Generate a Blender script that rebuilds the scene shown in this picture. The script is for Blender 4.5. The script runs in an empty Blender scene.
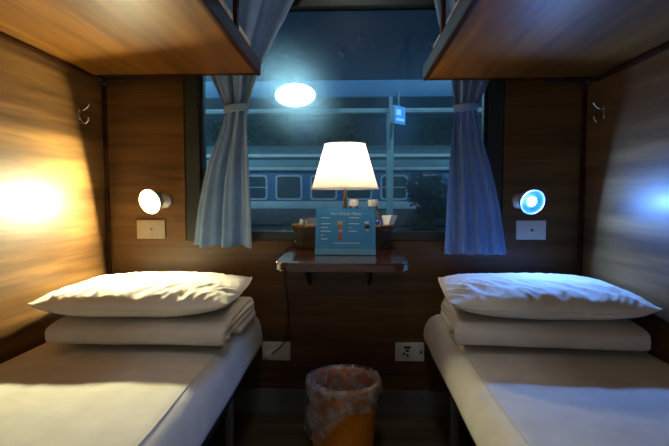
import bpy, bmesh, math, random
from mathutils import Vector, Matrix, noise

PI = math.pi
sc = bpy.context.scene
C = sc.collection
random.seed(7)
XL, XR, YN = -0.93, 0.905, -2.0          # side walls and the wall behind the camera; window wall is y = 0
ZC = 2.35

# ------------------------------------------------------------------ materials
def new_mat(name):
    m = bpy.data.materials.new(name); m.use_nodes = True
    nt = m.node_tree
    return m, nt, nt.nodes['Principled BSDF'], nt.nodes['Material Output']

def mapped(nt, scale, rot=(0, 0, 0)):
    tc = nt.nodes.new('ShaderNodeTexCoord'); mp = nt.nodes.new('ShaderNodeMapping')
    mp.inputs['Scale'].default_value = scale; mp.inputs['Rotation'].default_value = rot
    nt.links.new(tc.outputs['Object'], mp.inputs['Vector'])
    return mp.outputs['Vector']

def noise_node(nt, vec, scale, detail=4, rough=.55, dist=0):
    n = nt.nodes.new('ShaderNodeTexNoise')
    n.inputs['Scale'].default_value = scale; n.inputs['Detail'].default_value = detail
    n.inputs['Roughness'].default_value = rough; n.inputs['Distortion'].default_value = dist
    nt.links.new(vec, n.inputs['Vector'])
    return n.outputs['Fac']

def ramp(nt, fac, stops):
    r = nt.nodes.new('ShaderNodeValToRGB'); cr = r.color_ramp
    while len(cr.elements) < len(stops): cr.elements.new(.5)
    for e, (p, c) in zip(cr.elements, stops):
        e.position = p; e.color = (*c, 1)
    nt.links.new(fac, r.inputs['Fac'])
    return r.outputs['Color']

def mixc(nt, a, b, fac, mode='MULTIPLY'):
    m = nt.nodes.new('ShaderNodeMix'); m.data_type = 'RGBA'; m.blend_type = mode
    m.inputs[0].default_value = fac
    nt.links.new(a, m.inputs[6]); nt.links.new(b, m.inputs[7])
    return m.outputs[2]

def bump(nt, b, fac, strength, dist=.002):
    n = nt.nodes.new('ShaderNodeBump'); n.inputs['Strength'].default_value = strength
    n.inputs['Distance'].default_value = dist
    nt.links.new(fac, n.inputs['Height']); nt.links.new(n.outputs['Normal'], b.inputs['Normal'])

def plain(name, col, rough=.5, metal=0, spec=.5, vary=.12, scale=18, coat=0):
    m, nt, b, o = new_mat(name)
    f = noise_node(nt, mapped(nt, (1, 1, 1)), scale)
    lo = tuple(c * (1 - vary) for c in col); hi = tuple(min(1, c * (1 + vary)) for c in col)
    nt.links.new(ramp(nt, f, [(.3, lo), (.7, hi)]), b.inputs['Base Color'])
    b.inputs['Roughness'].default_value = rough; b.inputs['Metallic'].default_value = metal
    b.inputs['Specular IOR Level'].default_value = spec; b.inputs['Coat Weight'].default_value = coat
    b.inputs['Coat Roughness'].default_value = .15
    return m

def wood(name, dark, mid, light, axis='Y', fine=38, rough=.34, coat=.25, coat_rough=.25, bstr=.15, spec=.4, ior=1.5):
    m, nt, b, o = new_mat(name)
    sx = {'X': (.07, 1, 1), 'Y': (1, .07, 1), 'Z': (1, 1, .07)}[axis]
    v = mapped(nt, sx)
    big = noise_node(nt, v, 9, 3, .5, .8)
    fn = noise_node(nt, v, fine, 6, .65, .4)
    c1 = ramp(nt, big, [(.33, dark), (.5, mid), (.68, light)])
    c2 = ramp(nt, fn, [(.3, (.27, .24, .2)), (.64, (1, 1, 1))])
    nt.links.new(mixc(nt, c1, c2, .8), b.inputs['Base Color'])
    b.inputs['Roughness'].default_value = rough
    b.inputs['IOR'].default_value = ior; b.inputs['Coat Weight'].default_value = coat; b.inputs['Coat Roughness'].default_value = coat_rough; b.inputs['Specular IOR Level'].default_value = spec
    bump(nt, b, fn, bstr, .0012)
    return m

def fabric(name, col, rough=.85, weave=900, vary=.08, bstr=.12, sheen=.2):
    m, nt, b, o = new_mat(name)
    v = mapped(nt, (1, 1, 1))
    f = noise_node(nt, v, 14, 4)
    lo = tuple(c * (1 - vary) for c in col); hi = tuple(min(1, c * (1 + vary)) for c in col)
    nt.links.new(ramp(nt, f, [(.3, lo), (.7, hi)]), b.inputs['Base Color'])
    b.inputs['Roughness'].default_value = rough; b.inputs['Specular IOR Level'].default_value = .2
    b.inputs['Sheen Weight'].default_value = sheen
    bump(nt, b, noise_node(nt, v, weave, 2), bstr, .0008)
    return m

def emit(name, col, strength):
    m, nt, b, o = new_mat(name)
    b.inputs['Base Color'].default_value = (*col, 1)
    b.inputs['Emission Color'].default_value = (*col, 1); b.inputs['Emission Strength'].default_value = strength
    return m

M = {}
WD, WM, WL = (.080, .036, .012), (.170, .083, .027), (.290, .152, .050)
M['wall_wood'] = wood('varnished_wall_veneer', WD, WM, WL, 'Y', 26, .46, .07, .24, .15, .3)
M['berth_wood'] = wood('varnished_berth_veneer', (.14, .047, .003), (.21, .076, .005), (.275, .112, .009), 'Y', 24, .52, .05, .25, .15, .3)
M['back_wood'] = wood('back_wall_veneer', (.085, .036, .009), (.13, .058, .014), (.18, .082, .022), 'X', 30, .4, .12)
M['dark_wood'] = wood('dark_red_wood', (.022, .008, .004), (.045, .016, .008), (.075, .028, .013), 'Y', 40, .5, 0, .2, .15, .3, 1.16)
M['table_wood'] = wood('varnished_table_wood', (.05, .012, .006), (.095, .026, .012), (.14, .042, .02), 'X', 40, .25, .6, .1)
M['floor'] = wood('brown_floor_covering', (.10, .07, .035), (.15, .105, .055), (.20, .14, .075), 'X', 26, .5, 0)
M['ceiling'] = plain('cream_ceiling', (.42, .36, .26), .6)
M['frame'] = plain('dark_window_frame', (.018, .022, .02), .35, 0, .5)
M['skirting'] = plain('grey_metal_skirting', (.15, .16, .16), .45, .3)
M['black'] = plain('black_plastic', (.012, .012, .013), .4)
M['base_black'] = plain('dark_berth_base', (.02, .016, .013), .6)
M['grey_steel'] = plain('grey_steel', (.18, .18, .19), .4, .6)
M['chrome'] = plain('chrome', (.75, .74, .72), .14, 1, .5, .05)
M['brass'] = plain('dull_brass', (.35, .26, .13), .3, 1)
M['sheet'] = fabric('white_sheet', (.72, .70, .66))
M['pillow'] = fabric('white_pillowcase', (.76, .73, .69))
M['blanket'] = fabric('pale_blanket_cover', (.66, .63, .60))
M['upper_sheet'] = fabric('beige_upper_sheet', (.66, .55, .42))
M['curtain'] = fabric('blue_grey_curtain', (.21, .35, .60), .8, 500, .12, .2, .3)
M['plate'] = plain('cream_plastic_plate', (.62, .56, .46), .4)
M['white_plate'] = plain('white_plastic_plate', (.66, .68, .68), .4)
M['laminate'] = plain('pale_laminate', (.72, .72, .70), .5)
M['door'] = plain('white_door', (.78, .78, .77), .45)
M['dish'] = plain('white_lamp_dish', (.85, .85, .85), .4)
M['dish_blue_glow'] = plain('lamp_dish_painted_glow', (.012, .045, .75), .4)  # blue glow around the bulb put into the dish colour
M['lamp_shell'] = plain('pale_lamp_shell', (.5, .5, .5), .3, .6)
M['bulb_warm'] = emit('warm_reading_bulb', (1, .92, .52), 6300)
M['bulb_blue'] = emit('cold_blue_reading_bulb', (.15, .37, 1), 2350)
M['bulb_table'] = emit('table_lamp_bulb', (1, .84, .6), 85)
M['ceil_fill'] = emit('ceiling_fill_diffuser', (.93, .97, 1), 25)  # fill light for the shaded fronts
M['orange'] = plain('orange_plastic', (.85, .26, .02), .4)
M['wicker'] = wood('brown_wicker', (.03, .018, .008), (.07, .04, .018), (.13, .075, .03), 'X', 60, .5, .1)
M['rim_wicker'] = wood('light_wicker_rim', (.16, .10, .035), (.24, .15, .055), (.32, .21, .08), 'X', 60, .5, .1)
M['card_blue'] = plain('blue_card', (.03, .34, .78), .5, vary=.04)
M['card_light'] = plain('light_blue_card', (.16, .52, .82), .5, vary=.04)
M['card_line'] = plain('pale_print', (.75, .88, .95), .6, vary=.02)
M['card_photo'] = plain('brown_food_picture', (.35, .17, .10), .6, vary=.6, scale=260)
M['card_pale_photo'] = plain('pale_food_picture', (.55, .52, .5), .6, vary=.5, scale=260)
M['card_dark'] = plain('dark_picture', (.02, .03, .06), .6)
M['paper'] = plain('white_paper', (.82, .80, .76), .7, vary=.03)
M['label_blue'] = plain('blue_bottle_label', (.03, .06, .42), .4, vary=.05)
M['lamp_stem'] = plain('bronze_lamp_stem', (.16, .09, .05), .3, .8)

m, nt, b, o = new_mat('cream_lamp_shade'); M['shade'] = m
tr = nt.nodes.new('ShaderNodeBsdfTranslucent'); df = nt.nodes.new('ShaderNodeBsdfDiffuse'); mx = nt.nodes.new('ShaderNodeMixShader')
cl = ramp(nt, noise_node(nt, mapped(nt, (1, 1, 1)), 120, 3), [(.3, (.88, .82, .72)), (.7, (.95, .90, .80))])
nt.links.new(cl, tr.inputs['Color']); nt.links.new(cl, df.inputs['Color']); mx.inputs[0].default_value = .55
nt.links.new(df.outputs[0], mx.inputs[1]); nt.links.new(tr.outputs[0], mx.inputs[2]); nt.links.new(mx.outputs[0], o.inputs['Surface'])

def clear(name, tint, gloss_rough=.05, milk=0, milk_col=(.9, .9, .9), fres=1.45, haze=0, crinkle=False):
    m, nt, b, o = new_mat(name)
    t = nt.nodes.new('ShaderNodeBsdfTransparent'); t.inputs['Color'].default_value = (*tint, 1)
    g = nt.nodes.new('ShaderNodeBsdfGlossy'); g.inputs['Roughness'].default_value = gloss_rough
    f = nt.nodes.new('ShaderNodeFresnel'); f.inputs['IOR'].default_value = fres
    if crinkle:
        bn = nt.nodes.new('ShaderNodeBump'); bn.inputs['Strength'].default_value = .9; bn.inputs['Distance'].default_value = .01
        nt.links.new(noise_node(nt, mapped(nt, (1, 1, .6)), 38, 3, .5, 1.5), bn.inputs['Height'])
        nt.links.new(bn.outputs['Normal'], g.inputs['Normal']); nt.links.new(bn.outputs['Normal'], f.inputs['Normal'])
    s = nt.nodes.new('ShaderNodeMixShader')
    nt.links.new(f.outputs[0], s.inputs[0]); nt.links.new(t.outputs[0], s.inputs[1]); nt.links.new(g.outputs[0], s.inputs[2])
    out = s.outputs[0]
    if milk:
        d = nt.nodes.new('ShaderNodeBsdfDiffuse'); d.inputs['Color'].default_value = (*milk_col, 1)
        l = nt.nodes.new('ShaderNodeBsdfTranslucent'); l.inputs['Color'].default_value = (*milk_col, 1)
        a = nt.nodes.new('ShaderNodeMixShader'); a.inputs[0].default_value = .5
        nt.links.new(d.outputs[0], a.inputs[1]); nt.links.new(l.outputs[0], a.inputs[2])
        n = ramp(nt, noise_node(nt, mapped(nt, (1, 1, 1)), 30, 5), [(.36, (milk * .25,) * 3), (.68, (min(1, milk * 1.8),) * 3)])
        e = nt.nodes.new('ShaderNodeMixShader')
        nt.links.new(n, e.inputs[0]); nt.links.new(out, e.inputs[1]); nt.links.new(a.outputs[0], e.inputs[2])
        out = e.outputs[0]
    if haze:
        r = nt.nodes.new('ShaderNodeBsdfRefraction'); r.inputs['Roughness'].default_value = .55; r.inputs['IOR'].default_value = 1.18
        r.inputs['Color'].default_value = (.75, .92, 1, 1)
        e = nt.nodes.new('ShaderNodeMixShader'); 
        n = ramp(nt, noise_node(nt, mapped(nt, (1, 1, 1)), 6, 6, .6), [(.25, (haze * .6,) * 3), (.8, (haze * 1.5,) * 3)])
        nt.links.new(n, e.inputs[0]); nt.links.new(out, e.inputs[1]); nt.links.new(r.outputs[0], e.inputs[2])
        out = e.outputs[0]
    nt.links.new(out, o.inputs['Surface'])
    return m
M['window_glass'] = clear('dusty_window_glass', (.82, .93, .97), .02, fres=1.28, haze=.2)
M['bag'] = clear('clear_plastic_bag', (.97, .97, .98), .14, .30, (.92, .92, .95), 1.7, crinkle=True)
M['bottle'] = clear('clear_bottle_plastic', (.95, .97, .98), .06, .10, (.9, .9, .9))
M['cap'] = clear('clear_cap_plastic', (.92, .92, .92), .1, .5, (.9, .86, .8))
M['tumbler'] = clear('clear_glass', (.95, .96, .96), .03, .12)

# outside
M['train_blue'] = plain('train_blue_paint', (.045, .13, .36), .4, vary=.08, scale=3)
M['train_white'] = plain('train_white_stripe', (.55, .62, .66), .45, vary=.1, scale=3)
M['train_roof'] = plain('train_roof_paint', (.14, .20, .23), .5, vary=.2, scale=3)
M['train_low'] = plain('train_lower_paint', (.085, .055, .07), .5, vary=.3, scale=3)
M['train_dark'] = plain('train_underframe', (.05, .04, .035), .6, vary=.3, scale=3)
M['train_glass'] = plain('train_window_glass', (.03, .045, .055), .15)
M['canopy'] = plain('canopy_blue_paint', (.10, .22, .42), .5, vary=.1, scale=2)
M['canopy_pale'] = plain('canopy_pale_paint', (.35, .45, .5), .5, vary=.1, scale=2)
M['post'] = plain('pale_post_paint', (.34, .44, .48), .5, vary=.1, scale=4)
M['asphalt'] = plain('platform_ground', (.05, .045, .04), .85, vary=.3, scale=6)
M['leaf'] = plain('dark_leaves', (.025, .075, .03), .6, vary=.5, scale=8)
M['bark'] = plain('bark', (.06, .045, .03), .8, vary=.4)
M['flood'] = emit('floodlight_lens', (.62, .93, 1), 9)
M['sign'] = emit('lit_blue_sign_face', (.06, .35, .95), .9)
M['sign_pale'] = emit('lit_pale_sign_mark', (.45, .8, 1), 1.0)

# ------------------------------------------------------------------ mesh helpers
def obj(name, bm, mat, parent=None, smooth=True, loc=None, auto=40):
    me = bpy.data.meshes.new(name); 
    bmesh.ops.recalc_face_normals(bm, faces=bm.faces[:])
    bm.to_mesh(me); bm.free()
    if smooth:
        for p in me.polygons: p.use_smooth = True
        if auto: me.set_sharp_from_angle(angle=math.radians(auto))
    ob = bpy.data.objects.new(name, me); C.objects.link(ob)
    for mm in (mat if isinstance(mat, (list, tuple)) else [mat]): me.materials.append(mm)
    if parent: ob.parent = parent
    if loc: ob.location = loc
    return ob

def tag(o, label, cat, group=None):
    o['label'] = label; o['category'] = cat
    if group: o['group'] = group
    return o

def thing(name, label, cat, loc=(0, 0, 0), rot=(0, 0, 0), group=None):
    o = bpy.data.objects.new(name, None); C.objects.link(o)
    o.empty_display_size = .05
    o.location = loc; o.rotation_euler = rot
    return tag(o, label, cat, group)

def struct(name, bm, mat, parent=None, smooth=False):
    o = obj(name, bm, mat, parent, smooth)
    if not parent: o['kind'] = 'structure'
    return o

def box(bm, x0, x1, y0, y1, z0, z1):
    v = [bm.verts.new((x, y, z)) for x in (x0, x1) for y in (y0, y1) for z in (z0, z1)]
    for f in ((0, 1, 3, 2), (4, 6, 7, 5), (0, 4, 5, 1), (2, 3, 7, 6), (0, 2, 6, 4), (1, 5, 7, 3)):
        bm.faces.new([v[i] for i in f])

def bevel_box(x0, x1, y0, y1, z0, z1, r=.004, seg=2, bm=None):
    t = bmesh.new(); box(t, x0, x1, y0, y1, z0, z1)
    bmesh.ops.bevel(t, geom=t.edges[:], offset=r, segments=seg, affect='EDGES', profile=.5)
    if bm is None: return t
    me = bpy.data.meshes.new('t'); t.to_mesh(me); t.free(); bm.from_mesh(me); bpy.data.meshes.remove(me)
    return bm

def rbox(sx, sy, sz, r, nx, ny, nz, nr=4):
    """closed box of half sizes s with rounded edges, dense enough to be displaced"""
    bm = bmesh.new(); cache = {}
    def axis(s, n):
        a = [-s + r * (1 - math.cos(PI / 2 * i / nr)) for i in range(nr)]
        mid = [-(s - r) + 2 * (s - r) * i / n for i in range(n + 1)]
        return a + mid + [-q for q in reversed(a)]
    ax, ay, az = axis(sx, nx), axis(sy, ny), axis(sz, nz)
    def vert(p):
        k = tuple(round(c, 6) for c in p)
        if k not in cache:
            c = Vector((max(-sx + r, min(sx - r, p[0])), max(-sy + r, min(sy - r, p[1])), max(-sz + r, min(sz - r, p[2]))))
            d = Vector(p) - c
            # cube point to sphere direction
            if d.length > 1e-9: d = d.normalized() * r
            cache[k] = bm.verts.new(c + d)
        return cache[k]
    def face(A, B, fn):
        for i in range(len(A) - 1):
            for j in range(len(B) - 1):
                vs = [vert(fn(A[i], B[j])), vert(fn(A[i + 1], B[j])), vert(fn(A[i + 1], B[j + 1])), vert(fn(A[i], B[j + 1]))]
                if len(set(vs)) == 4: bm.faces.new(vs)
    for s in (-1, 1):
        face(ax, ay, lambda a, b_: (a, b_, s * sz)); face(ax, az, lambda a, b_: (a, s * sy, b_)); face(ay, az, lambda a, b_: (s * sx, a, b_))
    return bm

def lathe(profile, seg=32, bm=None, mat=None, cap=False, wob=None):
    """profile of (r, z) turned round z; mat places it"""
    bm = bm or bmesh.new(); rings = []
    for r, z in profile:
        ring = []
        for i in range(seg):
            a = 2 * PI * i / seg
            p = Vector((r * math.cos(a), r * math.sin(a), z))
            if wob: p = wob(p, a, r, z)
            ring.append(bm.verts.new(mat @ p if mat else p))
        rings.append(ring)
    for A, B in zip(rings, rings[1:]):
        for i in range(seg):
            bm.faces.new((A[i], A[(i + 1) % seg], B[(i + 1) % seg], B[i]))
    if cap:
        bm.faces.new(rings[0]); bm.faces.new(rings[-1])
    return bm

def tube(pts, r, seg=10, bm=None, cap=True):
    bm = bm or bmesh.new(); pts = [Vector(p) for p in pts]; rings = []
    n = None
    for i, p in enumerate(pts):
        t = (pts[min(i + 1, len(pts) - 1)] - pts[max(i - 1, 0)]).normalized()
        if n is None: n = t.orthogonal().normalized()
        n = (n - t * n.dot(t)).normalized(); bn = t.cross(n)
        rr = r(i / (len(pts) - 1)) if callable(r) else r
        rings.append([bm.verts.new(p + rr * (math.cos(2 * PI * k / seg) * n + math.sin(2 * PI * k / seg) * bn)) for k in range(seg)])
    for A, B in zip(rings, rings[1:]):
        for k in range(seg): bm.faces.new((A[k], A[(k + 1) % seg], B[(k + 1) % seg], B[k]))
    if cap:
        bm.faces.new(rings[0]); bm.faces.new(rings[-1])
    return bm

def smooth_path(pts, n=8):
    P = [Vector(p) for p in pts]; P = [2 * P[0] - P[1]] + P + [2 * P[-1] - P[-2]]; out = []
    for i in range(1, len(P) - 2):
        for k in range(n):
            t = k / n; a, b_, c, d = P[i - 1:i + 3]
            out.append(.5 * (2 * b_ + (c - a) * t + (2 * a - 5 * b_ + 4 * c - d) * t * t + (-a + 3 * b_ - 3 * c + d) * t ** 3))
    return out + [P[-2]]

def prism(outline, z0, z1, bm=None):
    bm = bm or bmesh.new()
    a = [bm.verts.new((x, y, z0)) for x, y in outline]; b_ = [bm.verts.new((x, y, z1)) for x, y in outline]
    n = len(a); bm.faces.new(a); bm.faces.new(b_)
    for i in range(n): bm.faces.new((a[i], a[(i + 1) % n], b_[(i + 1) % n], b_[i]))
    return bm

def round_rect(x0, x1, y0, y1, r, seg=6):
    rs = r if isinstance(r, (list, tuple)) else (r,) * 4
    out = []
    for (cx, cy, a0), q in zip(((x1, y1, 0), (x0, y1, 90), (x0, y0, 180), (x1, y0, 270)), rs):
        sx = -1 if cx == x1 else 1; sy = -1 if cy == y1 else 1
        for k in range(seg + 1):
            a = math.radians(a0 + 90 * k / seg)
            out.append((cx + sx * q + q * math.cos(a), cy + sy * q + q * math.sin(a)))
    return out

# ------------------------------------------------------------------ the compartment
bm = bmesh.new(); box(bm, XL - .05, XR + .05, YN - .05, .06, -.04, 0); struct('floor', bm, M['floor'])
bm = bmesh.new(); box(bm, XL - .05, XR + .05, YN - .05, .06, ZC, ZC + .04); struct('ceiling', bm, M['ceiling'])
bm = bmesh.new(); box(bm, XL - .04, XL, YN - .05, .06, 0, ZC); struct('wall_left', bm, M['wall_wood'])
bm = bmesh.new(); box(bm, XR, XR + .04, YN - .05, .06, 0, ZC); struct('wall_right', bm, M['wall_wood'])
bm = bmesh.new(); box(bm, XL, XR, YN - .04, YN, 0, ZC); struct('wall_front', bm, M['laminate'])  # unseen; made pale to bounce fill light towards the beds
bm = bevel_box(-.33, .33, YN + .0005, YN + .022, .001, 1.95, .004); d = struct('door_1', bm, M['door'])  # unseen door added, white for the same bounce light
obj('door_handle', bevel_box(.22, .245, YN + .0225, YN + .045, .92, 1.08, .006, 3), M['chrome'], d)
WX0, WX1, WZ0, WZ1 = -.617, .606, .683, 1.60
bm = bmesh.new()
box(bm, XL, WX0, 0, .06, 0, ZC); box(bm, WX1, XR, 0, .06, 0, ZC)
box(bm, WX0, WX1, 0, .06, 0, WZ0); box(bm, WX0, WX1, 0, .06, WZ1, ZC)
struct('wall_back', bm, M['back_wood'])
# corner mouldings and skirting
bm = bevel_box(XL + .0005, XL + .016, -.016, -.0005, .1, ZC - .001, .003); struct('trim_1', bm, M['dark_wood'])
bm = bevel_box(XR - .016, XR - .0005, -.016, -.0005, .1, ZC - .001, .003); struct('trim_2', bm, M['dark_wood'])
bm = bevel_box(XL + .001, XR - .001, -.014, -.0005, .0005, .097, .003); struct('baseboard_back', bm, M['skirting'])
# window: dark frame with a sash bar, one dusty pane
bm = bmesh.new()
for a in ((WX0, WX0 + .058, WZ0, WZ1), (WX1 - .058, WX1, WZ0, WZ1), (WX0 + .058, WX1 - .058, WZ0, WZ0 + .035), (WX0 + .058, WX1 - .058, WZ1 - .03, WZ1)):
    bevel_box(a[0], a[1], .004, .056, a[2], a[3], .004, 2, bm)
w = struct('window_1', bm, M['frame'])
bm = bmesh.new()
for a in ((WX0 + .060, WX0 + .072), (WX1 - .072, WX1 - .060)):
    bevel_box(a[0], a[1], .018, .05, WZ0 + .037, WZ1 - .032, .003, 2, bm)
struct('window_sash', bm, M['black'], w)
bm = bmesh.new(); box(bm, WX0 + .058, WX1 - .058, .030, .035, WZ0 + .035, WZ1 - .03)
struct('window_pane', bm, M['window_glass'], w)

# ------------------------------------------------------------------ curtains
def curtain(name, label, rows, n, amp, seed, tie_z, y0=-.034, belly=.045):
    """rows: (z, xl, xr, amplitude) from the top down"""
    t = thing(name, label, 'curtain', ((rows[-1][1] + rows[-1][2]) / 2, y0, rows[-1][0]), group=None)
    ox, oy, oz = t.location
    zs = []
    for a, b_ in zip(rows, rows[1:]):
        for k in range(10): zs.append([a[i] + (b_[i] - a[i]) * (k / 10) for i in range(4)])
    zs.append(list(rows[-1]))
    # smooth the side lines
    for _ in range(14):
        c = [r[:] for r in zs]
        for i in range(1, len(zs) - 1):
            if abs(zs[i][0] - tie_z) < .012: continue
            for k in (1, 2, 3): zs[i][k] = (c[i - 1][k] + 2 * c[i][k] + c[i + 1][k]) / 4
    N = 110; bm = bmesh.new(); grid = []
    for z, xl, xr, am in zs:
        row = []
        for j in range(N + 1):
            u = j / N
            ph = seed + .5 * noise.noise((u * 3, z * 1.5, seed))
            f = math.sin(2 * PI * n * u + ph * 2) + .35 * math.sin(2 * PI * (n * 2.3) * u + 1.7 + seed + z * 2)
            du = .018 * math.sin(2 * PI * n * u + 1 + seed)
            x = xl + (u + du * (1 if 0 < j < N else 0)) * (xr - xl)
            zz = z + (0.004 * math.sin(2 * PI * n * u + .8) if z < rows[-1][0] + .002 else 0)
            row.append(bm.verts.new((x - ox, y0 - belly * max(0, (tie_z - .1 - z) / (tie_z - .1 - rows[-1][0])) ** .8 + am * amp * f / 1.35 - oy, zz - oz)))
        grid.append(row)
    for A, B in zip(grid, grid[1:]):
        for j in range(N): bm.faces.new((A[j], A[j + 1], B[j + 1], B[j]))
    cl = obj('cloth', bm, M['curtain'], t, True, None, None)
    s = cl.modifiers.new('thick', 'SOLIDIFY'); s.thickness = .0025; s.offset = 0
    r = min(rows, key=lambda q: abs(q[0] - tie_z)); cx, hw = (r[1] + r[2]) / 2 - ox, (r[2] - r[1]) / 2 + .004
    bm = bmesh.new()
    rings = []
    for z, gr in ((-.015, -.003), (-.012, .001), (0, .001), (.012, .001), (.015, -.003)):
        rings.append([bm.verts.new((cx + (hw + gr) * math.cos(2 * PI * k / 40), (.026 + gr) * math.sin(2 * PI * k / 40),
                                    tie_z - oz + z + .10 * (hw * math.cos(2 * PI * k / 40)))) for k in range(40)])
    for A, B in zip(rings, rings[1:]):
        for k in range(40): bm.faces.new((A[k], A[(k + 1) % 40], B[(k + 1) % 40], B[k]))
    tb = obj('tie_band', bm, M['curtain'], t)
    s = tb.modifiers.new('thick', 'SOLIDIFY'); s.thickness = .003
    return t

curtain('window_curtain', 'blue-grey curtain tied back at the left side of the window, beside the warm reading lamp',
        [(1.655, -.60, -.135, .95), (1.50, -.56, -.222, .9), (1.40, -.53, -.272, .8), (1.31, -.505, -.318, .7), (1.185, -.446, -.360, .62),
         (1.11, -.462, -.362, .7), (.98, -.515, -.352, .9), (.82, -.550, -.340, 1.05), (.668, -.565, -.335, 1.15)],
        2.7, .026, .4, 1.185)
curtain('window_curtain', 'blue curtain tied back at the right side of the window, near the blue reading lamp',
        [(1.655, .31, .60, .95), (1.50, .345, .59, .9), (1.36, .382, .565, .8), (1.30, .394, .545, .7), (1.182, .412, .492, .62),
         (1.10, .404, .505, .7), (.95, .388, .548, .9), (.80, .378, .578, 1.05), (.642, .368, .598, 1.15)],
        3.8, .024, 2.1, 1.182)
t = thing('curtain_rail', 'dark red wooden curtain rail across the top of the window', 'curtain rail', (0, -.034, 1.655))
obj('rail', bevel_box(-.66, .65, -.02, .02, .004, .06, .006), M['dark_wood'], t)
for sx in (-.58, .57):
    obj('bracket', bevel_box(sx - .012, sx + .012, .020, .033, .012, .05, .002), M['black'], t)

# ------------------------------------------------------------------ berths
def upper_berth(s, xw, xi, label):
    """s = -1 left, +1 right; xw wall, xi inner edge"""
    zz = 1.298 if s < 0 else 1.274
    t = thing('upper_berth', label, 'berth', ((xw + xi) / 2, -.9, zz))
    ox = t.location.x; y0, y1 = -1.985 + .9, -.072 + .9
    a, b_ = sorted((xw - s * .001 - ox, xi - ox)); 
    inner = xi - ox
    p = bevel_box(min(inner + s * .018, xw - s * .001 - ox), max(inner + s * .018, xw - s * .001 - ox), y0, y1 - .012, 0.004, .036, .002)
    obj('berth_board', p, M['berth_wood'], t)
    lo, hi = sorted((inner, inner + s * .0175))
    obj('edge_trim', bevel_box(lo, hi, y0, y1, -.002, .052, .005, 3), M['dark_wood'], t)
    lo, hi = sorted((inner + s * .0185, xw - s * .001 - ox))
    obj('end_trim', bevel_box(lo, hi, y1 - .011, y1, 0, .045, .003), M['dark_wood'], t)
    lo, hi = sorted((xw - s * .001 - ox, xw - s * .016 - ox))
    obj('wall_batten', bevel_box(lo, hi, y0, y1 - .013, -.014, .003, .003), M['dark_wood'], t)
    lo, hi = sorted((inner + s * .002, inner + s * .016))
    for py in (.49, -.55):
        obj('guard_post', bevel_box(lo, hi, py - .012, py + .012, .0525, .30, .003), M['dark_wood'], t)
    obj('guard_rail', bevel_box(lo - .001, hi + .001, -.60, .55, .3005, .33, .005), M['dark_wood'], t)
    # hinge bracket at the wall corner
    bm = bmesh.new(); hx = xw - s * .03 - ox
    tube([(hx, y1 + .002, -.008), (hx, y1 + .03, -.008)], .014, 14, bm)
    lo, hi = sorted((hx - s * .015, hx - s * .15)); bevel_box(lo, hi, y1 + .004, y1 + .014, -.012, .004, .002, 2, bm)
    hg = obj('hinge', bm, M['black'], t)
    bm = bmesh.new(); tube([(hx, y1 + .0, -.012), (hx, y1 - .010, -.012)], .005, 12, bm)
    obj('bolt', bm, M['brass'], hg)
    # its mattress
    mm = rbox(abs(xw - xi) / 2 - .017, .95, .045, .02, 8, 20, 1)
    for v in mm.verts: v.co.z += .004 * noise.noise(v.co * 5)
    o = obj('upper_mattress', mm, M['upper_sheet'], None, True, ((xw + xi) / 2 + s * .015, -1.03, zz + .0835))
    return t, o
upper_berth(-1, XL, -.302, 'varnished wooden upper berth folded down from the left wall, brightly lit underside')[1]
l, lm = None, None
def tagm(o, label, cat): return tag(o, label, cat)
for o in [q for q in C.objects if q.name == 'upper_mattress']: tag(o, 'beige sheeted mattress lying on the left upper berth', 'mattress')
_, um = upper_berth(1, XR, .287, 'wooden upper berth folded down from the right wall, darker bluish underside')
tag(um, 'beige sheeted mattress lying on the right upper berth', 'mattress')

def lower_berth(s, xw, xe, zb, label, mlabel):
    t = thing('lower_berth', label, 'berth', ((xw + xe) / 2, -1.0, 0))
    ox = t.location.x; q = lambda x: x - ox
    lo, hi = sorted((q(xw - s * .002), q(xe + s * .035)))
    obj('bed_board', bevel_box(lo, hi, -.97, .965, zb - .045, zb - .003, .004), M['base_black'], t)
    lo, hi = sorted((q(xw - s * .002), q(xe + s * .14)))
    obj('storage_box', bevel_box(lo, hi, -.96, .90, .001, zb - .046, .004), M['base_black'], t)
    for py in (.62, -.5):
        obj('leg', bevel_box(q(xe + s * .055) - .012, q(xe + s * .055) + .012, py - .012, py + .012, .001, zb - .046, .003), M['grey_steel'], t)
    hx = abs(xw - xe) / 2 - .004; hz = (.42 - zb) / 2
    mm = rbox(hx, .965, hz, min(.055, hz * .9), 22, 70, 3, 6)
    for v in mm.verts:
        c = v.co.copy()
        k = -s * c.x / hx                      # +1 at the aisle side
        v.co.x += -s * max(0, k) ** 6 * (-.012 * (c.z / hz))      # tuck: wider below
        v.co.z += .004 * noise.noise(Vector((c.x * 4, c.y * 3, c.z))) + .0016 * noise.noise(Vector((c.x * 15, c.y * 5, c.z * 8)))
        if c.z < -hz * .9: v.co.z = max(v.co.z, -hz)
        v.co.x += .003 * noise.noise(Vector((c.z * 12, c.y * 5, 3)))* (1 if k > .7 else 0)
    mo = obj('bed_mattress', mm, M['sheet'], None, True, ((xw + xe) / 2, -1.0, zb + hz), 0)
    tag(mo, mlabel, 'mattress')
    sx = -s * (hx - .043)
    obj('sheet_seam', tube([(sx + .002 * math.sin(i * .9), -.9 + i * .058, hz - .003 + .004 * noise.noise(Vector((sx * 4, (-.9 + i * .058) * 3, hz)))) for i in range(32)], .0022, 6), M['sheet'], mo)
    return t
lower_berth(-1, XL, -.300, .27, 'dark lower berth frame along the left wall under the brightly lit bed', 'white sheeted mattress on the left lower berth, lit warm by the reading lamp')
lower_berth(1, XR, .297, .295, 'dark lower berth frame along the right wall under the bluish bed', 'white sheeted mattress on the right lower berth, in dim bluish light')

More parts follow.
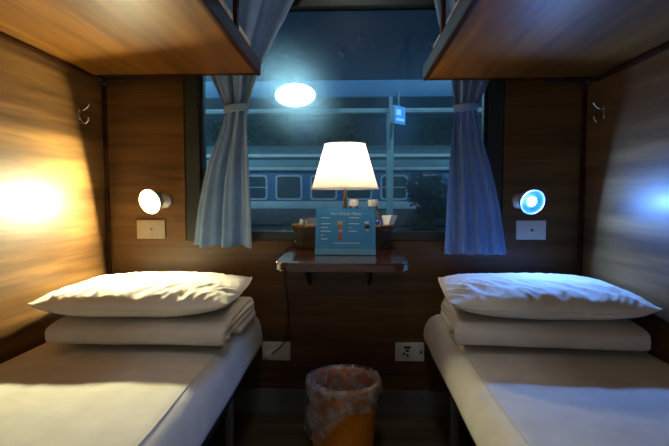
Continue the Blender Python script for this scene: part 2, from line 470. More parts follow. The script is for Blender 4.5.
def folded_blanket(s, label, loc, rz):
    """flattened spiral roll of cover, its layered end towards the aisle (local +x, mirrored by s)"""
    t = .019; L = .50
    path = []
    # racetrack spiral in (y, z); outer half sizes hy, hz
    N = 150
    for i in range(N + 1):
        f = i / N; turns = 1.9
        shrink = f * turns * (t * 1.06)
        hy = .215 - shrink * .75 - t / 2; hz = max(.004, .046 - shrink - t / 2)
        a = f * turns * 2 * PI + PI * .5 * 0 - PI / 2 * 1.0
        c, sn = math.cos(a), math.sin(a)
        e = 2 / 5.0
        y = math.copysign(abs(c) ** e, c) * hy; z = math.copysign(abs(sn) ** (2 / 4.5), sn) * hz
        path.append(Vector((0, y, z)))
    bm = bmesh.new(); rings = []
    K = 7
    for i, p in enumerate(path):
        tg = (path[min(i + 1, N)] - path[max(i - 1, 0)]).normalized(); nr = Vector((0, -tg.z, tg.y))
        ring = []
        jit = .012 * noise.noise(Vector((i * .06, 0, s * 3)))
        x1 = L / 2 + jit + .006 * math.sin(i * .045 * PI); x0 = -L / 2 + jit * .5
        loop = []
        for k in range(K + 1):      # aisle end cap
            a = -PI / 2 + PI * k / K; loop.append((x1 - t / 2 + t / 2 * math.cos(a), t / 2 * math.sin(a)))
        for k in range(1, 12): loop.append((x1 - t / 2 + (x0 - x1 + t) * k / 12, t / 2))
        for k in range(K + 1):
            a = PI / 2 + PI * k / K; loop.append((x0 + t / 2 + t / 2 * math.cos(a), t / 2 * math.sin(a)))
        for k in range(1, 12): loop.append((x0 + t / 2 + (x1 - x0 - t) * k / 12, -t / 2))
        for x, h in loop:
            co = Vector((x, 0, 0)) + p + nr * h
            co.z += .003 * noise.noise(Vector((x * 6, co.y * 7, s)))
            ring.append(bm.verts.new((-s * co.x, co.y, co.z)))
        rings.append(ring)
    n = len(rings[0])
    for A, B in zip(rings, rings[1:]):
        for k in range(n): bm.faces.new((A[k], A[(k + 1) % n], B[(k + 1) % n], B[k]))
    bm.faces.new(rings[0]); bm.faces.new(rings[-1])
    o = obj('folded_blanket', bm, M['blanket'], None, True, loc, None)
    o.rotation_euler = (0, 0, rz)
    return tag(o, label, 'blanket')
folded_blanket(-1, 'folded pale blanket under the pillow on the warm-lit left bed', (-.567, -.372, .4685), 0)
folded_blanket(1, 'folded pale blanket under the pillow on the dim right bed', (.590, -.362, .4685), math.radians(-5))

def pillow(s, label, loc, rz, seed, hx=.285, hy=.212):
    NX, NY = 120, 90; bm = bmesh.new(); top = []; bot = []
    def pos(u, v, side):
        pin = 1 - .03 * u ** 4 - .012 * (1 - u * u); pinx = 1 - .035 * v ** 4 - .012 * (1 - v * v)
        x = hx * u * pinx; y = hy * v * pin
        cu, cv = 1 - abs(u) ** 3.0, 1 - abs(v) ** 3.4
        e = max(0, cu) ** .66 * max(0, cv) ** .5
        if side > 0:
            h = .057 * e
            edge = min(1, 4 * (1 - e)) * e
            d = abs(u) * .8 + .3
            # creases running in from the long sides and the corners
            r1 = 1 - 2.2 * abs(noise.noise(Vector((u * 6.5 - v * 2.6, v * 1.7 + u * .8, seed))))
            r2 = 1 - 2.2 * abs(noise.noise(Vector((u * 11 + v * 4, v * 3.2, seed + 5))))
            near = max(0, 1 - abs(v + .55) * 1.3)
            h += (.0062 * r1 * (.25 + near) + .0035 * r2 * (.3 + .7 * edge)) * min(1, e * 2.2) * (.35 + .65 * min(1, d * 1.6))
            h += .006 * noise.noise(Vector((u * 2, v * 2, seed + 9))) * e
        else:
            h = -.030 * max(0, cu) ** .5 * max(0, cv) ** .3 * (1 - .1 * noise.noise(Vector((u * 3, v * 3, seed))))
        z = h + .018 * abs(u) ** 4 + .008 * max(0, -v) ** 3 + .004 * noise.noise(Vector((u * 3, v * 3, seed + 2))) * (1 - e)
        return Vector((-s * x, y, z))
    f = lambda i, n: math.sin((i / n - .5) * PI) * .5 + (i / n - .5)      # denser at the rim
    for i in range(NX + 1):
        top.append([]); bot.append([])
        for j in range(NY + 1):
            u, v = f(i, NX), f(j, NY)
            p = pos(u, v, 1); vt = bm.verts.new(p); top[-1].append(vt)
            rim = i in (0, NX) or j in (0, NY)
            bot[-1].append(vt if rim else bm.verts.new(pos(u, v, -1)))
    for G in (top, bot):
        for i in range(NX):
            for j in range(NY): bm.faces.new((G[i][j], G[i + 1][j], G[i + 1][j + 1], G[i][j + 1]))
    o = obj('pillow', bm, M['pillow'], None, True, loc, None)
    o.rotation_euler = (math.radians(1.5), 0, rz)
    rimpts = [pos(f(i, 40), -1, 1) for i in range(41)] + [pos(1, f(j, 30), 1) for j in range(1, 31)] + \
             [pos(f(40 - i, 40), 1, 1) for i in range(1, 41)] + [pos(-1, f(30 - j, 30), 1) for j in range(1, 30)]
    rimpts.append(rimpts[0])
    obj('pillow_seam', tube(rimpts, .0025, 6), M['pillow'], o)
    return tag(o, label, 'pillow')
pillow(-1, 'plump white pillow on the left bed, its top lit bright by the warm lamp', (-.597, -.352, .5375), math.radians(2), 1.3)
pillow(1, 'white pillow on the right bed, its top edge lit blue', (.602, -.335, .5375), math.radians(-5), 6.1, .281)

# ------------------------------------------------------------------ reading lamps, plates, sockets, hooks
def reading_lamp(label, x, z, bulb, tilt, turn, dish='dish'):
    t = thing('reading_lamp', label, 'reading lamp', (x, 0, z))
    bm = lathe([(.0, -.0005), (.030, -.0005), (.030, -.008), (.024, -.014), (.010, -.018), (0, -.018)], 28, None, Matrix.Rotation(-PI / 2, 4, 'X'))
    for v in bm.verts: v.co.y = -abs(v.co.y)
    obj('wall_mount', bm, M['lamp_shell'], t)
    head = Matrix.Translation((0, -.125, 0)) @ Matrix.Rotation(math.radians(turn), 4, 'Z') @ Matrix.Rotation(math.radians(90 + tilt), 4, 'X')
    # head local +z looks along the beam (towards -y after the rotation)
    back = head @ Vector((0, 0, -.036))
    obj('arm', tube(smooth_path([(0, -.014, 0), (0, -.04, .004), back], 5), .006, 12), M['chrome'], t)
    bm = lathe([(.006, -.040), (.020, -.038), (.034, -.024), (.043, -.004), (.046, .0105), (.0445, .011), (.042, .006), (.036, .003), (.026, .001), (.0165, .0035), (.001, .0035)], 40, None, head)
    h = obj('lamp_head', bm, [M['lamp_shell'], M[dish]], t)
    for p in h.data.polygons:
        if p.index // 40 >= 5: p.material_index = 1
    bm = lathe([(.0005, .0075), (.009, .0070), (.0150, .0055), (.0155, .004)], 24, None, head)
    obj('bulb', bm, M[bulb], t)
    return t
reading_lamp('glowing warm white reading lamp on the back wall above the left pillow', -.697, .838, 'bulb_warm', 15, -18)
reading_lamp('glowing blue-white reading lamp on the back wall above the right pillow', .667, .838, 'bulb_blue', 15, 8, 'dish_blue_glow')

def wall_plate(label, x, z, mat):
    t = thing('wall_plate', label, 'wall plate', (x, 0, z))
    obj('plate', bevel_box(-.056, .056, -.009, -.0005, -.037, .037, .003, 3), mat, t)
    obj('push_button', lathe([(.0, .0), (.006, 0), (.006, .003), (.004, .004), (0, .004)], 16, None, Matrix.Translation((.003, -.0092, 0)) @ Matrix.Rotation(PI / 2, 4, 'X')), M['grey_steel'], t)
wall_plate('cream rectangular wall plate below the warm left reading lamp', -.752, .726, M['plate'])
wall_plate('pale rectangular wall plate below the blue right reading lamp', .712, .727, M['white_plate'])

t = thing('power_socket', 'cream double power socket low on the wall beside the left bed', 'socket', (-.263, 0, .248))
obj('plate', bevel_box(-.056, .056, -.010, -.0005, -.037, .037, .003, 3), M['plate'], t)
obj('socket_face', bevel_box(-.0535, -.004, -.0125, -.0102, -.033, .033, .001), M['plate'], t)
obj('blank_face', bevel_box(.004, .0535, -.0125, -.0102, -.033, .033, .001), M['plate'], t)
t = thing('power_socket', 'white power socket with black holes low on the wall beside the right bed', 'socket', (.258, 0, .251))
obj('plate', bevel_box(-.056, .056, -.010, -.0005, -.037, .037, .003, 3), M['white_plate'], t)
for a in ((-.023, .004, .014, .023), (-.016, -.003, .001, .010), (-.027, -.018, -.011, -.003), (-.012, -.004, -.018, -.008), (.040, .047, -.006, .006)):
    obj('socket_hole', bevel_box(a[0], a[1], -.0115, -.0102, a[2], a[3], .0005, 1), M['black'], t)

def coat_hook(s, xw, y, label):
    t = thing('coat_hook', label, 'coat hook', (xw, y, 1.128))
    t.scale = (.8, .8, .8)
    lo, hi = sorted((s * .0005, -s * .005))
    obj('back_plate', bevel_box(lo, hi, -.009, .009, -.006, .052, .002, 3), M['chrome'], t)
    k = -s
    obj('hook', tube(smooth_path([(k * .004, 0, .036), (k * .022, 0, .040), (k * .040, 0, .052), (k * .046, 0, .064)], 6), lambda f: .0042 + (.003 if f > .93 else 0), 12), M['chrome'], t)
    obj('hook', tube(smooth_path([(k * .004, 0, .006), (k * .012, 0, -.012), (k * .028, 0, -.018), (k * .040, 0, -.008), (k * .042, 0, .004)], 6), lambda f: .0042 + (.003 if f > .95 else 0), 12), M['chrome'], t)
coat_hook(-1, XL, -.172, 'chrome coat hook on the golden lit left wall')
coat_hook(1, XR, -.135, 'chrome coat hook on the darker right wall')

t = thing('ceiling_fill_lamp', 'round dim fill lamp added on the ceiling near the door end of the compartment', 'fill lamp', (0, -1.62, ZC))  # added behind the camera as fill, unseen
obj('lamp_ring', lathe([(.0, -.0005), (.15, -.0005), (.15, -.02), (.13, -.03), (.128, -.012), (0, -.012)], 40), M['lamp_shell'], t)
obj('diffuser', lathe([(.127, -.0125), (.127, -.030), (.09, -.044), (.001, -.05)], 40), M['ceil_fill'], t)

# ------------------------------------------------------------------ table and what stands on it
TX0, TX1, TZ = -.196, .203, .66
t = thing('wall_table', 'dark varnished wooden table fixed under the window', 'table', (-.015, 0, 0))
bm = prism([(x + .015, y) for x, y in round_rect(TX0, TX1, -.455, -.001, (.004, .004, .045, .05), 8)], TZ - .026, TZ)
bmesh.ops.bevel(bm, geom=[e for e in bm.edges if abs(e.verts[0].co.z - e.verts[1].co.z) < 1e-6], offset=.006, segments=3, affect='EDGES')
obj('tabletop', bm, M['table_wood'], t)
for x in (-.115, .115):
    bm = prism([(-.002, 0), (-.22, 0), (-.21, -.016), (-.02, -.12), (-.002, -.12)], x - .006, x + .006)
    for v in bm.verts: v.co = Vector((v.co.z, v.co.x, v.co.y + TZ - .0265))
    obj('bracket', bm, M['black'], t, False)
obj('fold_hinge', bevel_box(-.14, .14, -.016, -.001, TZ - .06, TZ - .0265, .003), M['black'], t)
for x in (-.182, .2185):
    obj('edge_stud', lathe([(0, .002), (.0025, .0015), (.003, 0)], 12, None, Matrix.Translation((x, -.405, TZ - .012)) @ Matrix.Rotation(math.copysign(PI / 2, x), 4, 'Y')), M['chrome'], t)

# table lamp
LX, LY = .008, -.150
t = thing('table_lamp', 'lit table lamp with white cone shade standing on the wall table', 'lamp', (LX, LY, TZ))
obj('lamp_base', lathe([(0, .0005), (.042, .0005), (.042, .008), (.036, .014), (.012, .020), (.007, .032), (0, .032)], 36), M['lamp_stem'], t)
obj('stem', lathe([(.006, .030), (.006, .14), (.009, .15), (.006, .16), (.006, .262), (.012, .265), (.012, .285), (0, .286)], 20), M['lamp_stem'], t)
obj('bulb', lathe([(.0005, .286), (.012, .288), (.016, .305), (.026, .325), (.028, .345), (.022, .356), (.010, .364), (.0005, .366)], 24), M['bulb_table'], t)
sh = obj('lamp_shade', lathe([(.118, .221), (.0715, .375)], 64), M['shade'], t)
bm = lathe([(.1185, .2195), (.1200, .2195), (.1195, .225), (.1175, .225)], 64); obj('shade_hem', bm, M['shade'], sh)
bm = lathe([(.0717, .3725), (.0735, .3725), (.0725, .378), (.0705, .378)], 64); obj('shade_hem', bm, M['shade'], sh)
bm = bmesh.new()
for k in range(3):
    a = 2 * PI * k / 3 + .4
    tube([(.013 * math.cos(a), .013 * math.sin(a), .284), (.110 * math.cos(a), .110 * math.sin(a), .238)], .0016, 6, bm)
obj('shade_carrier', bm, M['lamp_stem'], t)
cp = [(-.042, .0, .006), (-.08, .03, .0035), (-.13, .075, .0035), (-.195, .10, .0035), (-.222, .11, -.004), (-.232, .112, -.035), (-.236, .125, -.10), (-.226, .134, -.20), (-.222, .136, -.30), (-.240, .134, -.375), (-.285, .128, -.418)]
cord = obj('cord', tube(smooth_path(cp, 6), .0026, 8), M['black'], t)
obj('switch_block', bevel_box(-.245, -.222, .100, .124, -.06, -.03, .004), M['black'], cord)
obj('plug', bevel_box(-.312, -.284, .113, .1365, -.432, -.406, .004), M['plate'], cord)

# basket: woven upright stakes and weavers
BX, BY, BZ = -.002, -.062, TZ
t = thing('wicker_basket', 'dark woven tray basket behind the blue menu card on the wall table', 'basket', (BX, BY, BZ))
def oval(a, hx, hy, e=2 / 3.2):
    c, s_ = math.cos(a), math.sin(a)
    return math.copysign(abs(c) ** e, c) * hx, math.copysign(abs(s_) ** e, s_) * hy
bm = bmesh.new(); nst = 44
for lv in range(9):
    z = .008 + lv * .0088; g = 1 + .10 * lv / 9
    pts = []
    for i in range(nst * 4 + 1):
        a = 2 * PI * i / (nst * 4); x, y = oval(a, .168 * g, .044 * g)
        w = .0028 * math.sin(nst / 2 * a + PI * lv); l_ = math.hypot(x, y)
        pts.append((x * (1 + w / l_), y * (1 + w / l_), z))
    tube(pts, .0040, 6, bm, False)
for i in range(nst):
    a = 2 * PI * i / nst
    x0, y0 = oval(a, .168, .044); x1, y1 = oval(a, .185, .0485)
    tube([(x0, y0, .003), (x1, y1, .084)], .0025, 6, bm)
obj('woven_side', bm, M['wicker'], t)
bm = bmesh.new(); tube([(*oval(2 * PI * i / 120, .186, .0488), .086 + .0012 * math.sin(i * 1.9)) for i in range(121)], .0055, 8, bm, False)
obj('basket_rim', bm, M['rim_wicker'], t)
bm = prism([oval(2 * PI * i / 60, .164, .042) for i in range(60)], .001, .005); obj('basket_bottom', bm, M['wicker'], t)

def bottle(label, x, y, lean):
    t = thing('water_bottle', label, 'bottle', (x, y, TZ + .0065), (0, lean, 0))
    obj('body', lathe([(0, .001), (.026, .001), (.029, .006), (.029, .03), (.0275, .034), (.029, .038), (.029, .108), (.027, .122), (.020, .138), (.0135, .147), (.0135, .155), (0, .155)], 32), M['bottle'], t)
    obj('cap', lathe([(0, .177), (.0175, .177), (.0185, .174), (.0185, .153), (.0175, .152), (0, .152)], 28, None, None, False, lambda p, a, r, z: p * 1 if r < .01 else Vector((p.x * (1 + .02 * math.cos(a * 28)), p.y, z))), M['cap'], t)
    lb = obj('bottle_label', lathe([(.0296, .062), (.0296, .106)], 32), M['label_blue'], t)
    obj('label_mark', mark(), M['paper'], lb)
def mark():
    bm = bmesh.new(); pts = smooth_path([(-.7, -.0304, .088), (-.35, -.0304, .092), (-.1, -.0304, .084), (-.4, -.0304, .072), (-.65, -.0304, .064), (-.05, -.0304, .064)], 5)
    q = [(.0303 * math.sin(p.x + .85), -.0303 * math.cos(p.x + .85), p.z + .008) for p in pts]
    return tube(q, .0017, 6, bm)
bottle('water bottle showing only its white cap above the middle of the menu card', .040, -.062, 0)
bottle('water bottle with a blue label showing right of the menu card', .1245, -.062, math.radians(-4.5))

# folded paper napkin, wide at the top, standing in the basket
bm = bmesh.new()
sec = []
for k, (z, x0, x1) in enumerate(((.016, .119, .130), (.05, .120, .154), (.085, .122, .162), (.125, .124, .180))):
    ring = []
    for x, y in ((x0, -.070), (x0 + (x1 - x0) * .55, -.078 - k * .001), (x1, -.064), (x0 + (x1 - x0) * .5, -.050)):
        ring.append(bm.verts.new((x, y, TZ + z)))
    sec.append(ring)
for A, B in zip(sec, sec[1:]):
    for k in range(4): bm.faces.new((A[k], A[(k + 1) % 4], B[(k + 1) % 4], B[k]))
bm.faces.new(sec[0])
bmesh.ops.translate(bm, verts=bm.verts[:], vec=(.0215, 0, 0))
o = obj('paper_napkin', bm, M['paper'], None, False)
sd = o.modifiers.new('thick', 'SOLIDIFY'); sd.thickness = .001
tag(o, 'white folded paper napkin standing at the right end of the basket', 'napkin')
# upturned drinking glass and a paper sachet at the left end
g = thing('drinking_glass', 'clear drinking glass turned over at the left end of the basket', 'glass', (-.122, -.062, TZ + .0065))
obj('glass_body', lathe([(.031, .0), (.0275, .105), (.025, .108), (0, .108), (0, .100), (.0235, .100), (.0285, .0), (.031, 0)], 32), M['tumbler'], g)
bm = bevel_box(-.014, .014, -.002, .002, -.045, .045, .001, 1)
o = obj('paper_sachet', bm, M['paper'], None, False, (-.158, -.062, TZ + .063)); o.rotation_euler = (0, math.radians(14), 0)
tag(o, 'white paper sachet standing left of the upturned glass in the basket', 'sachet')

# menu card: a tent card
CX, CY = .011, -.262
t = thing('menu_card', 'blue tent menu card standing in front of the basket on the table', 'menu card', (CX, CY, TZ))
W2, H, SL = .101, .153, .046
bm = bmesh.new()
def slab(y0, z0, y1, z1, th):
    a = Vector((0, y0, z0)); b_ = Vector((0, y1, z1)); n = Vector((0, -(z1 - z0), y1 - y0)).normalized() * th
    vs = []
    for p in (a, b_):
        for x in (-W2, W2):
            for q in (p, p + n): vs.append(bm.verts.new((x, q.y, q.z)))
    for f in ((0, 1, 3, 2), (4, 6, 7, 5), (0, 4, 5, 1), (2, 3, 7, 6), (0, 2, 6, 4), (1, 5, 7, 3)): bm.faces.new([vs[i] for i in f])
slab(-.004, .001, SL, H, .0012); slab(SL + .0015, H, SL + .026, .001, .0012)
card = obj('card', bm, M['card_blue'], t, False)
ang = math.atan2(SL + .004, H - .001)
def on_card(o, u, v, lift=.0022):
    """place a flat print at card coordinates (u across, v up the face)"""
    k = v / math.hypot(SL + .004, H)
    o.parent = card; o.rotation_euler = (PI / 2 - ang, 0, 0)
    n = Vector((0, -math.cos(ang), math.sin(ang)))
    o.location = Vector((u, -.004 + (SL + .004) * k, .001 + (H - .001) * k)) + n * lift
def flat(name, w, h, mat, u, v, lift=.0022, th=.0006):
    o = obj(name, bevel_box(-w / 2, w / 2, -h / 2, h / 2, -th / 2, th / 2, .0001, 1), mat, None, False); on_card(o, u, v, lift); return o
flat('lower_strip', 2 * W2, .020, M['card_light'], 0, .011)
bm = bmesh.new()
for y in (.0, ): pass
ol = round_rect(-.094, .094, -.058, .058, .010, 5); il = round_rect(-.0925, .0925, -.0565, .0565, .009, 5)
A = [bm.verts.new((x, y, 0)) for x, y in ol]; B = [bm.verts.new((x, y, 0)) for x, y in il]
for i in range(len(A)): bm.faces.new((A[i], A[(i + 1) % len(A)], B[(i + 1) % len(A)], B[i]))
o = obj('print_border', bm, M['card_light'], None, False); on_card(o, 0, .087)
cu = bpy.data.curves.new('menu_title', 'FONT'); cu.body = 'Fine Drinks Menu'; cu.size = .0145; cu.align_x = 'CENTER'; cu.align_y = 'CENTER'; cu.shear = .3; cu.extrude = .0002
tmp = bpy.data.objects.new('tmp_title', cu); C.objects.link(tmp)
dg = bpy.context.evaluated_depsgraph_get(); dg.update()
me = bpy.data.meshes.new_from_object(tmp.evaluated_get(dg)); bpy.data.objects.remove(tmp)
me.materials.clear(); me.materials.append(M['card_line'])
o = bpy.data.objects.new('menu_title', me); C.objects.link(o); on_card(o, 0, .1425)
bm = bmesh.new()
for u, v, wd in ((-.068, .128, .028), (.030, .128, .034), (-.066, .107, .033), (-.070, .094, .024), (-.066, .081, .034), (-.078, .067, .008), (-.070, .054, .022),
                 (.028, .107, .036), (.016, .094, .008), (.024, .081, .028), (.005, .040, .088)):
    box(bm, u - wd / 2, u + wd / 2, v - .0014, v + .0014, -.0003, .0003)
o = obj('print_lines', bm, M['card_line'], None, False); on_card(o, 0, 0)
flat('food_picture', .017, .012, M['card_pale_photo'], -.018, .111); flat('food_picture', .017, .016, M['card_photo'], -.018, .0965)
flat('food_picture', .014, .008, M['card_pale_photo'], -.017, .083); flat('food_picture', .015, .024, M['card_photo'], -.017, .063)
flat('drink_picture', .014, .008, M['card_line'], .072, .112); flat('drink_picture', .017, .018, M['card_dark'], .073, .094); flat('drink_picture', .015, .007, M['card_pale_photo'], .073, .086, .0028)

# ------------------------------------------------------------------ waste bin and its liner
bx, by = .006, -.345
t = thing('waste_bin', 'orange plastic waste bin on the floor between the beds', 'waste bin', (bx, by, 0))
obj('bucket', lathe([(0, .004), (.088, .004), (.091, .0), (.093, .002), (.112, .255), (.117, .262), (.117, .270), (.113, .272), (.1095, .268), (.1085, .255), (.090, .010), (0, .010)], 48), M['orange'], t)
ho = lathe([(0, 0), (.010, 0), (.010, .002), (0, .002)], 20, None, Matrix.Translation((-.022, .101, .236)) @ Matrix.Rotation(PI / 2, 4, 'X'))
obj('handle_hole', ho, M['black'], t)
def wobag(p, a, r, z):
    k = noise.noise(Vector((math.cos(a) * 2.4, math.sin(a) * 2.4, z * 9)))
    fine = noise.noise(Vector((math.cos(a) * 7, math.sin(a) * 7, z * 22 + 4)))
    out = Vector((p.x, p.y, p.z))
    if z > .2745:                       # over the rim
        out.z += .007 * (k + .3 + .6 * abs(fine)) if r > .105 else 0
    elif r > .119:                      # outer skirt: longer at the left front
        hang = (.2745 - z) / .115
        ln = .048 + .105 * max(0, math.cos(a - math.radians(215))) ** 1.5 + .018 * math.sin(a * 5)
        out.z = .2745 - hang * ln
        rad = 1 + hang ** .7 * (.035 + .085 * k + .06 * fine + .035 * math.sin(a * 7 + 1))
        rad = max(rad, 1.003)
        out.x *= rad; out.y *= rad
    else:                               # inside
        rad = 1 - (.10 * abs(k) + .07 * abs(fine)) * min(1, (.2745 - z) / .03 + .15); out.x *= rad; out.y *= rad
    return out
prof = [(.070, .12), (.085, .14), (.098, .175), (.101, .21), (.1035, .24), (.1055, .262), (.1075, .272), (.111, .2765), (.116, .2765), (.1195, .274)] + [(.1205, .2745 - .115 * q) for q in (.06, .14, .24, .36, .5, .64, .78, .9, 1.0)]
o = obj('bin_liner', lathe(prof, 120, None, None, False, wobag), M['bag'], None, True, (bx, by, 0), None)
tag(o, 'clear crinkled plastic bag lining the orange waste bin', 'bin bag')

# ------------------------------------------------------------------ outside the window
bm = bmesh.new(); box(bm, -30, 30, .5, 40, -1.2, -1.15); struct('platform_ground', bm, M['asphalt'])
bpy.data.objects['platform_ground']['label'] = 'dark station ground outside the window'
TY = 13.5
t = thing('train_carriage', 'blue railway carriage with a white stripe seen through the window', 'train', (0, TY, -1.15))
Z = 1.15
bm = bmesh.new(); bevel_box(-9, 9, 0, 2.8, .40 + Z, 1.62 + Z, .03, 3, bm); body = obj('carriage_body', bm, M['train_blue'], t)
bm = bmesh.new(); bevel_box(-9, 9, 0, 2.8, -.10 + Z, .399 + Z, .03, 3, bm); obj('lower_panel', bm, M['train_low'], t)
for gz in (1.64, 2.05):
    bm = bmesh.new(); bevel_box(-9.06, 9.06, -.14, -.101, gz + Z, gz + .10 + Z, .01, 2, bm); obj('gutter', bm, M['train_white'], t)
bm = bmesh.new(); bevel_box(-9.01, 9.01, -.03, -.001, .42 + Z, .66 + Z, .008, 2, bm); obj('white_stripe', bm, M['train_white'], t)
bm = bmesh.new()
arc = [(-.10, 1.63), (-.10, 1.72), (-.04, 1.76), (.0, 1.98), (-.05, 2.02), (-.05, 2.13), (.25, 2.32), (.8, 2.5), (1.4, 2.56), (2.0, 2.5), (2.55, 2.32), (2.85, 2.1), (2.85, 1.63)]
for x in (-9.05, 9.05): pass
a = [bm.verts.new((-9.05, y, z + Z)) for y, z in arc]; b_ = [bm.verts.new((9.05, y, z + Z)) for y, z in arc]
bm.faces.new(a); bm.faces.new(b_)
for i in range(len(arc)): bm.faces.new((a[i], a[(i + 1) % len(arc)], b_[(i + 1) % len(arc)], b_[i]))
obj('roof', bm, M['train_roof'], t, False)
bm = bmesh.new(); bevel_box(-8.9, 8.9, .1, 2.7, -.75 + Z, -.11 + Z, .04, 2, bm); obj('underframe', bm, M['train_dark'], t)
for k in range(-5, 7):
    cx = -1.99 + 1.118 * (k + 1)
    bm = bmesh.new()
    ol = round_rect(cx - .43, cx + .43, .70 + Z, 1.50 + Z, .11, 5); il = round_rect(cx - .375, cx + .375, .755 + Z, 1.445 + Z, .08, 5)
    R = []
    for y, L_ in ((-.001, ol), (-.03, ol), (-.03, il), (-.001, il)): R.append([bm.verts.new((x, y, z)) for x, z in L_])
    for A, B in zip(R, R[1:]):
        for i in range(len(A)): bm.faces.new((A[i], A[(i + 1) % len(A)], B[(i + 1) % len(A)], B[i]))
    wf = obj('carriage_window', bm, M['train_white'], t, False)
    bm = bmesh.new(); bm.faces.new([bm.verts.new((x, -.006, z)) for x, z in il]); obj('pane', bm, M['train_glass'], wf, False)
    if k % 2 == 0:
        bm = bmesh.new(); box(bm, cx - .375, cx + .375, -.022, -.008, 1.09 + Z, 1.12 + Z); obj('window_bar', bm, M['train_white'], wf, False)

CYY = 6.4
t = thing('platform_canopy', 'blue edged platform canopy with a pale post outside the window', 'canopy', (0, CYY, -1.15))
bm = bmesh.new(); bevel_box(-9, 9, 0, .08, 2.52 + Z, 2.80 + Z, .01, 2, bm); obj('fascia', bm, M['canopy'], t)
bm = bmesh.new(); bevel_box(-9, 9, .12, .26, 2.27 + Z, 2.35 + Z, .01, 2, bm); obj('beam', bm, M['canopy_pale'], t)
bm = bmesh.new(); bevel_box(-9, 9, .09, 3.2, 2.66 + Z, 2.74 + Z, .01, 2, bm); obj('roof_panel', bm, M['train_dark'], t)
bm = bmesh.new(); bevel_box(.63, .75, .12, .24, .0, 2.262 + Z, .012, 3, bm); obj('post', bm, M['post'], t)
bm = bmesh.new(); tube([(.69, .18, 1.75 + Z), (.69, -.02, 2.15 + Z), (.69, .04, 2.515 + Z)], .035, 10, bm); obj('brace', bm, M['post'], t)
t = thing('platform_floodlight', 'glowing white floodlight hanging under the platform canopy outside', 'floodlight', (-.90, 6.1, 2.49))
obj('housing', bevel_box(-.36, .36, -.02, .12, -.19, .19, .03, 3), M['skirting'], t)
obj('lens', lathe([(0, 0), (.20, 0), (.19, .05), (.12, .085), (.002, .10)], 36, None, Matrix.Translation((0, -.021, 0)) @ Matrix.Diagonal((1.65, 1, .95, 1)) @ Matrix.Rotation(PI / 2, 4, 'X')), M['flood'], t)
obj('hanger', tube([(0, .06, .19), (0, .06, .315), (0, .29, .315)], .02, 8), M['skirting'], t)
t = thing('hanging_sign', 'small lit blue sign beside the pale platform post outside', 'sign', (.80, 6.0, 2.14), (0, math.radians(0), math.radians(48)))
obj('sign_box', bevel_box(-.15, .15, .0, .05, -.15, .15, .01, 2), M['post'], t)
obj('sign_face', bevel_box(-.14, .14, -.008, -.0005, -.14, .14, .002, 1), M['sign'], t)
bm = bmesh.new(); box(bm, -.10, .02, -.011, -.0085, .0, .09); box(bm, -.10, .10, -.011, -.0085, -.09, -.05); obj('sign_mark', bm, M['sign_pale'], t)
obj('sign_hanger', tube([(0, .025, .15), (0, .025, .37), (.12, .16, .37), (.25, .25, .37)], .012, 8), M['post'], t)

def tree(name, label, cat, loc, h, r, nleaf, seed, lsize, bushy=False):
    rnd = random.Random(seed)
    t = thing(name, label, cat, loc)
    bm = bmesh.new(); tube(smooth_path([(0, 0, 0), (.05 * r, 0, h * .3), (-.04 * r, .05, h * .6), (.02, 0, h * .85)], 5), lambda f: .05 * r * (1.2 - f), 8, bm)
    for k in range(6):
        a = rnd.random() * 6.28; z = h * (.35 + .4 * rnd.random())
        tube([(0, 0, z), (r * .4 * math.cos(a), r * .4 * math.sin(a), z + h * .12), (r * .75 * math.cos(a), r * .75 * math.sin(a), z + h * .2)], lambda f: .02 * r * (1.2 - f), 6, bm)
    obj('trunk', bm, M['bark'], t)
    blobs = [(rnd.uniform(-.6, .6) * r, rnd.uniform(-.5, .5) * r, h * (rnd.uniform(.12, .9) if bushy else rnd.uniform(.5, .95)), r * rnd.uniform(.3, .5)) for _ in range(14)]
    bm = bmesh.new()
    for _ in range(nleaf):
        x, y, z, q = rnd.choice(blobs)
        d = Vector((rnd.gauss(0, 1), rnd.gauss(0, 1), rnd.gauss(0, 1))).normalized() * q * rnd.random() ** .4
        p = Vector((x, y, z)) + d
        a = Vector((rnd.gauss(0, 1), rnd.gauss(0, 1), rnd.gauss(0, 1))).normalized(); b2 = a.orthogonal().normalized()
        s_ = lsize * rnd.uniform(.6, 1.3)
        vs = [p - a * s_, p + b2 * s_ * .4, p + a * s_, p - b2 * s_ * .4]
        bm.faces.new([bm.verts.new(v) for v in vs])
    obj('foliage', bm, M['leaf'], t, False)
tree('shrub', 'dark green shrub outside the window, right of the platform post', 'shrub', (1.75, 9.6, -1.15), 2.75, .75, 1500, 3, .09, True)
for x, y, h, r, sd, lb in ((-4.6, 19.5, 6.2, 2.0, 11, 'dark leafy tree behind the blue carriage, left of the table lamp'), (-.2, 19.5, 5.8, 1.7, 12, 'dark leafy tree behind the blue carriage, above the lamp shade'),
                          (4.2, 19.8, 6.4, 2.0, 13, 'dark leafy tree behind the blue carriage, right of the platform post')):
    tree('leafy_tree', lb, 'tree', (x, y, -1.15), h, r, 1600, sd, .2)

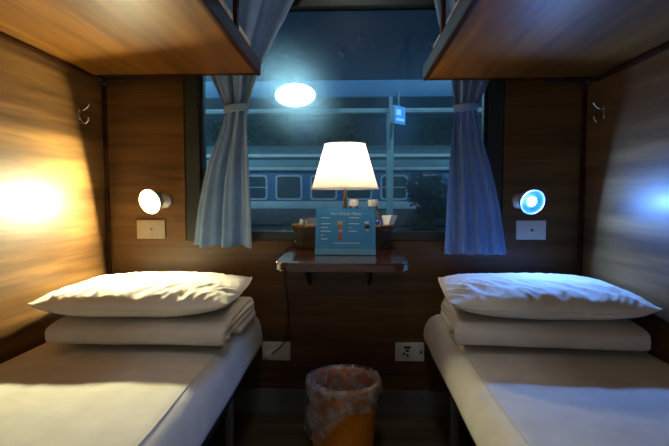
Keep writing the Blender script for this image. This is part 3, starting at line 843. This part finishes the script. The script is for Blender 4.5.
# added fill lights for carriage and canopy (unseen, above the window)
def plight(name, loc, col, power, r):
    l = bpy.data.lights.new(name, 'POINT'); l.color = col; l.energy = power; l.shadow_soft_size = r
    o = bpy.data.objects.new(name, l); C.objects.link(o); o.location = loc
plight('outside_fill_light', (-5.5, 9.0, 4.6), (.5, .85, 1), 900, .15)
plight('outside_fill_light', (5.5, 9.0, 4.6), (.4, .75, 1), 650, .15)
def spot(name, loc, aim, col, power):
    l = bpy.data.lights.new(name, 'SPOT'); l.color = col; l.energy = power; l.shadow_soft_size = .1
    l.spot_size = math.radians(110); l.spot_blend = .6
    o = bpy.data.objects.new(name, l); C.objects.link(o); o.location = loc
    o.rotation_euler = (Vector(aim) - Vector(loc)).to_track_quat('-Z', 'Y').to_euler()
spot('outside_fill_spot', (2.2, 3.4, 4.2), (1.4, 6.6, 2.6), (.45, .8, 1), 300)
spot('outside_fill_spot', (-2.6, 3.6, 4.2), (-1.6, 6.6, 2.6), (.5, .88, 1), 380)

# night sky
wd = bpy.data.worlds.new('night_sky'); sc.world = wd; wd.use_nodes = True
nt = wd.node_tree; bg = nt.nodes['Background']
tc = nt.nodes.new('ShaderNodeTexCoord')
nz = nt.nodes.new('ShaderNodeTexNoise'); nz.inputs['Scale'].default_value = 3; nt.links.new(tc.outputs['Generated'], nz.inputs['Vector'])
nt.links.new(ramp(nt, nz.outputs['Fac'], [(.3, (.006, .014, .028)), (.7, (.011, .023, .042))]), bg.inputs['Color'])
bg.inputs['Strength'].default_value = 1

# ------------------------------------------------------------------ camera
cam = bpy.data.cameras.new('camera'); cam.sensor_width = 36; cam.lens = 36 * 480 / 669; cam.clip_start = .02
co = bpy.data.objects.new('camera', cam); C.objects.link(co)
co.location = (.033, -1.85, .86); co.rotation_euler = (math.radians(90 - 3.34), 0, math.radians(2.09))
sc.camera = co

vs = sc.view_settings
vs.view_transform = 'Standard'; vs.look = 'None'; vs.exposure = 0; vs.gamma = 1; vs.use_curve_mapping = False
try:
    sc.cycles.max_bounces = 10; sc.cycles.diffuse_bounces = 5; sc.cycles.transparent_max_bounces = 16
    sc.cycles.sample_clamp_indirect = 4; sc.cycles.caustics_reflective = False; sc.cycles.caustics_refractive = False
except Exception: pass

# repeats share a group
for base, grp in (('water_bottle', 'water bottles in the basket'), ('leafy_tree', 'trees behind the railway carriage'), ('pillow', 'pillows on the lower berths'),
                  ('folded_blanket', 'folded blankets on the lower berths'), ('window_curtain', 'curtains at the window'), ('reading_lamp', 'reading lamps on the back wall'),
                  ('wall_plate', 'plates below the reading lamps'), ('power_socket', 'low wall sockets'), ('coat_hook', 'coat hooks on the side walls'),
                  ('upper_berth', 'upper berths'), ('lower_berth', 'lower berths'), ('upper_mattress', 'upper berth mattresses'), ('bed_mattress', 'lower berth mattresses')):
    for o in C.objects:
        if o.name.split('.')[0] == base and not o.parent: o['group'] = grp
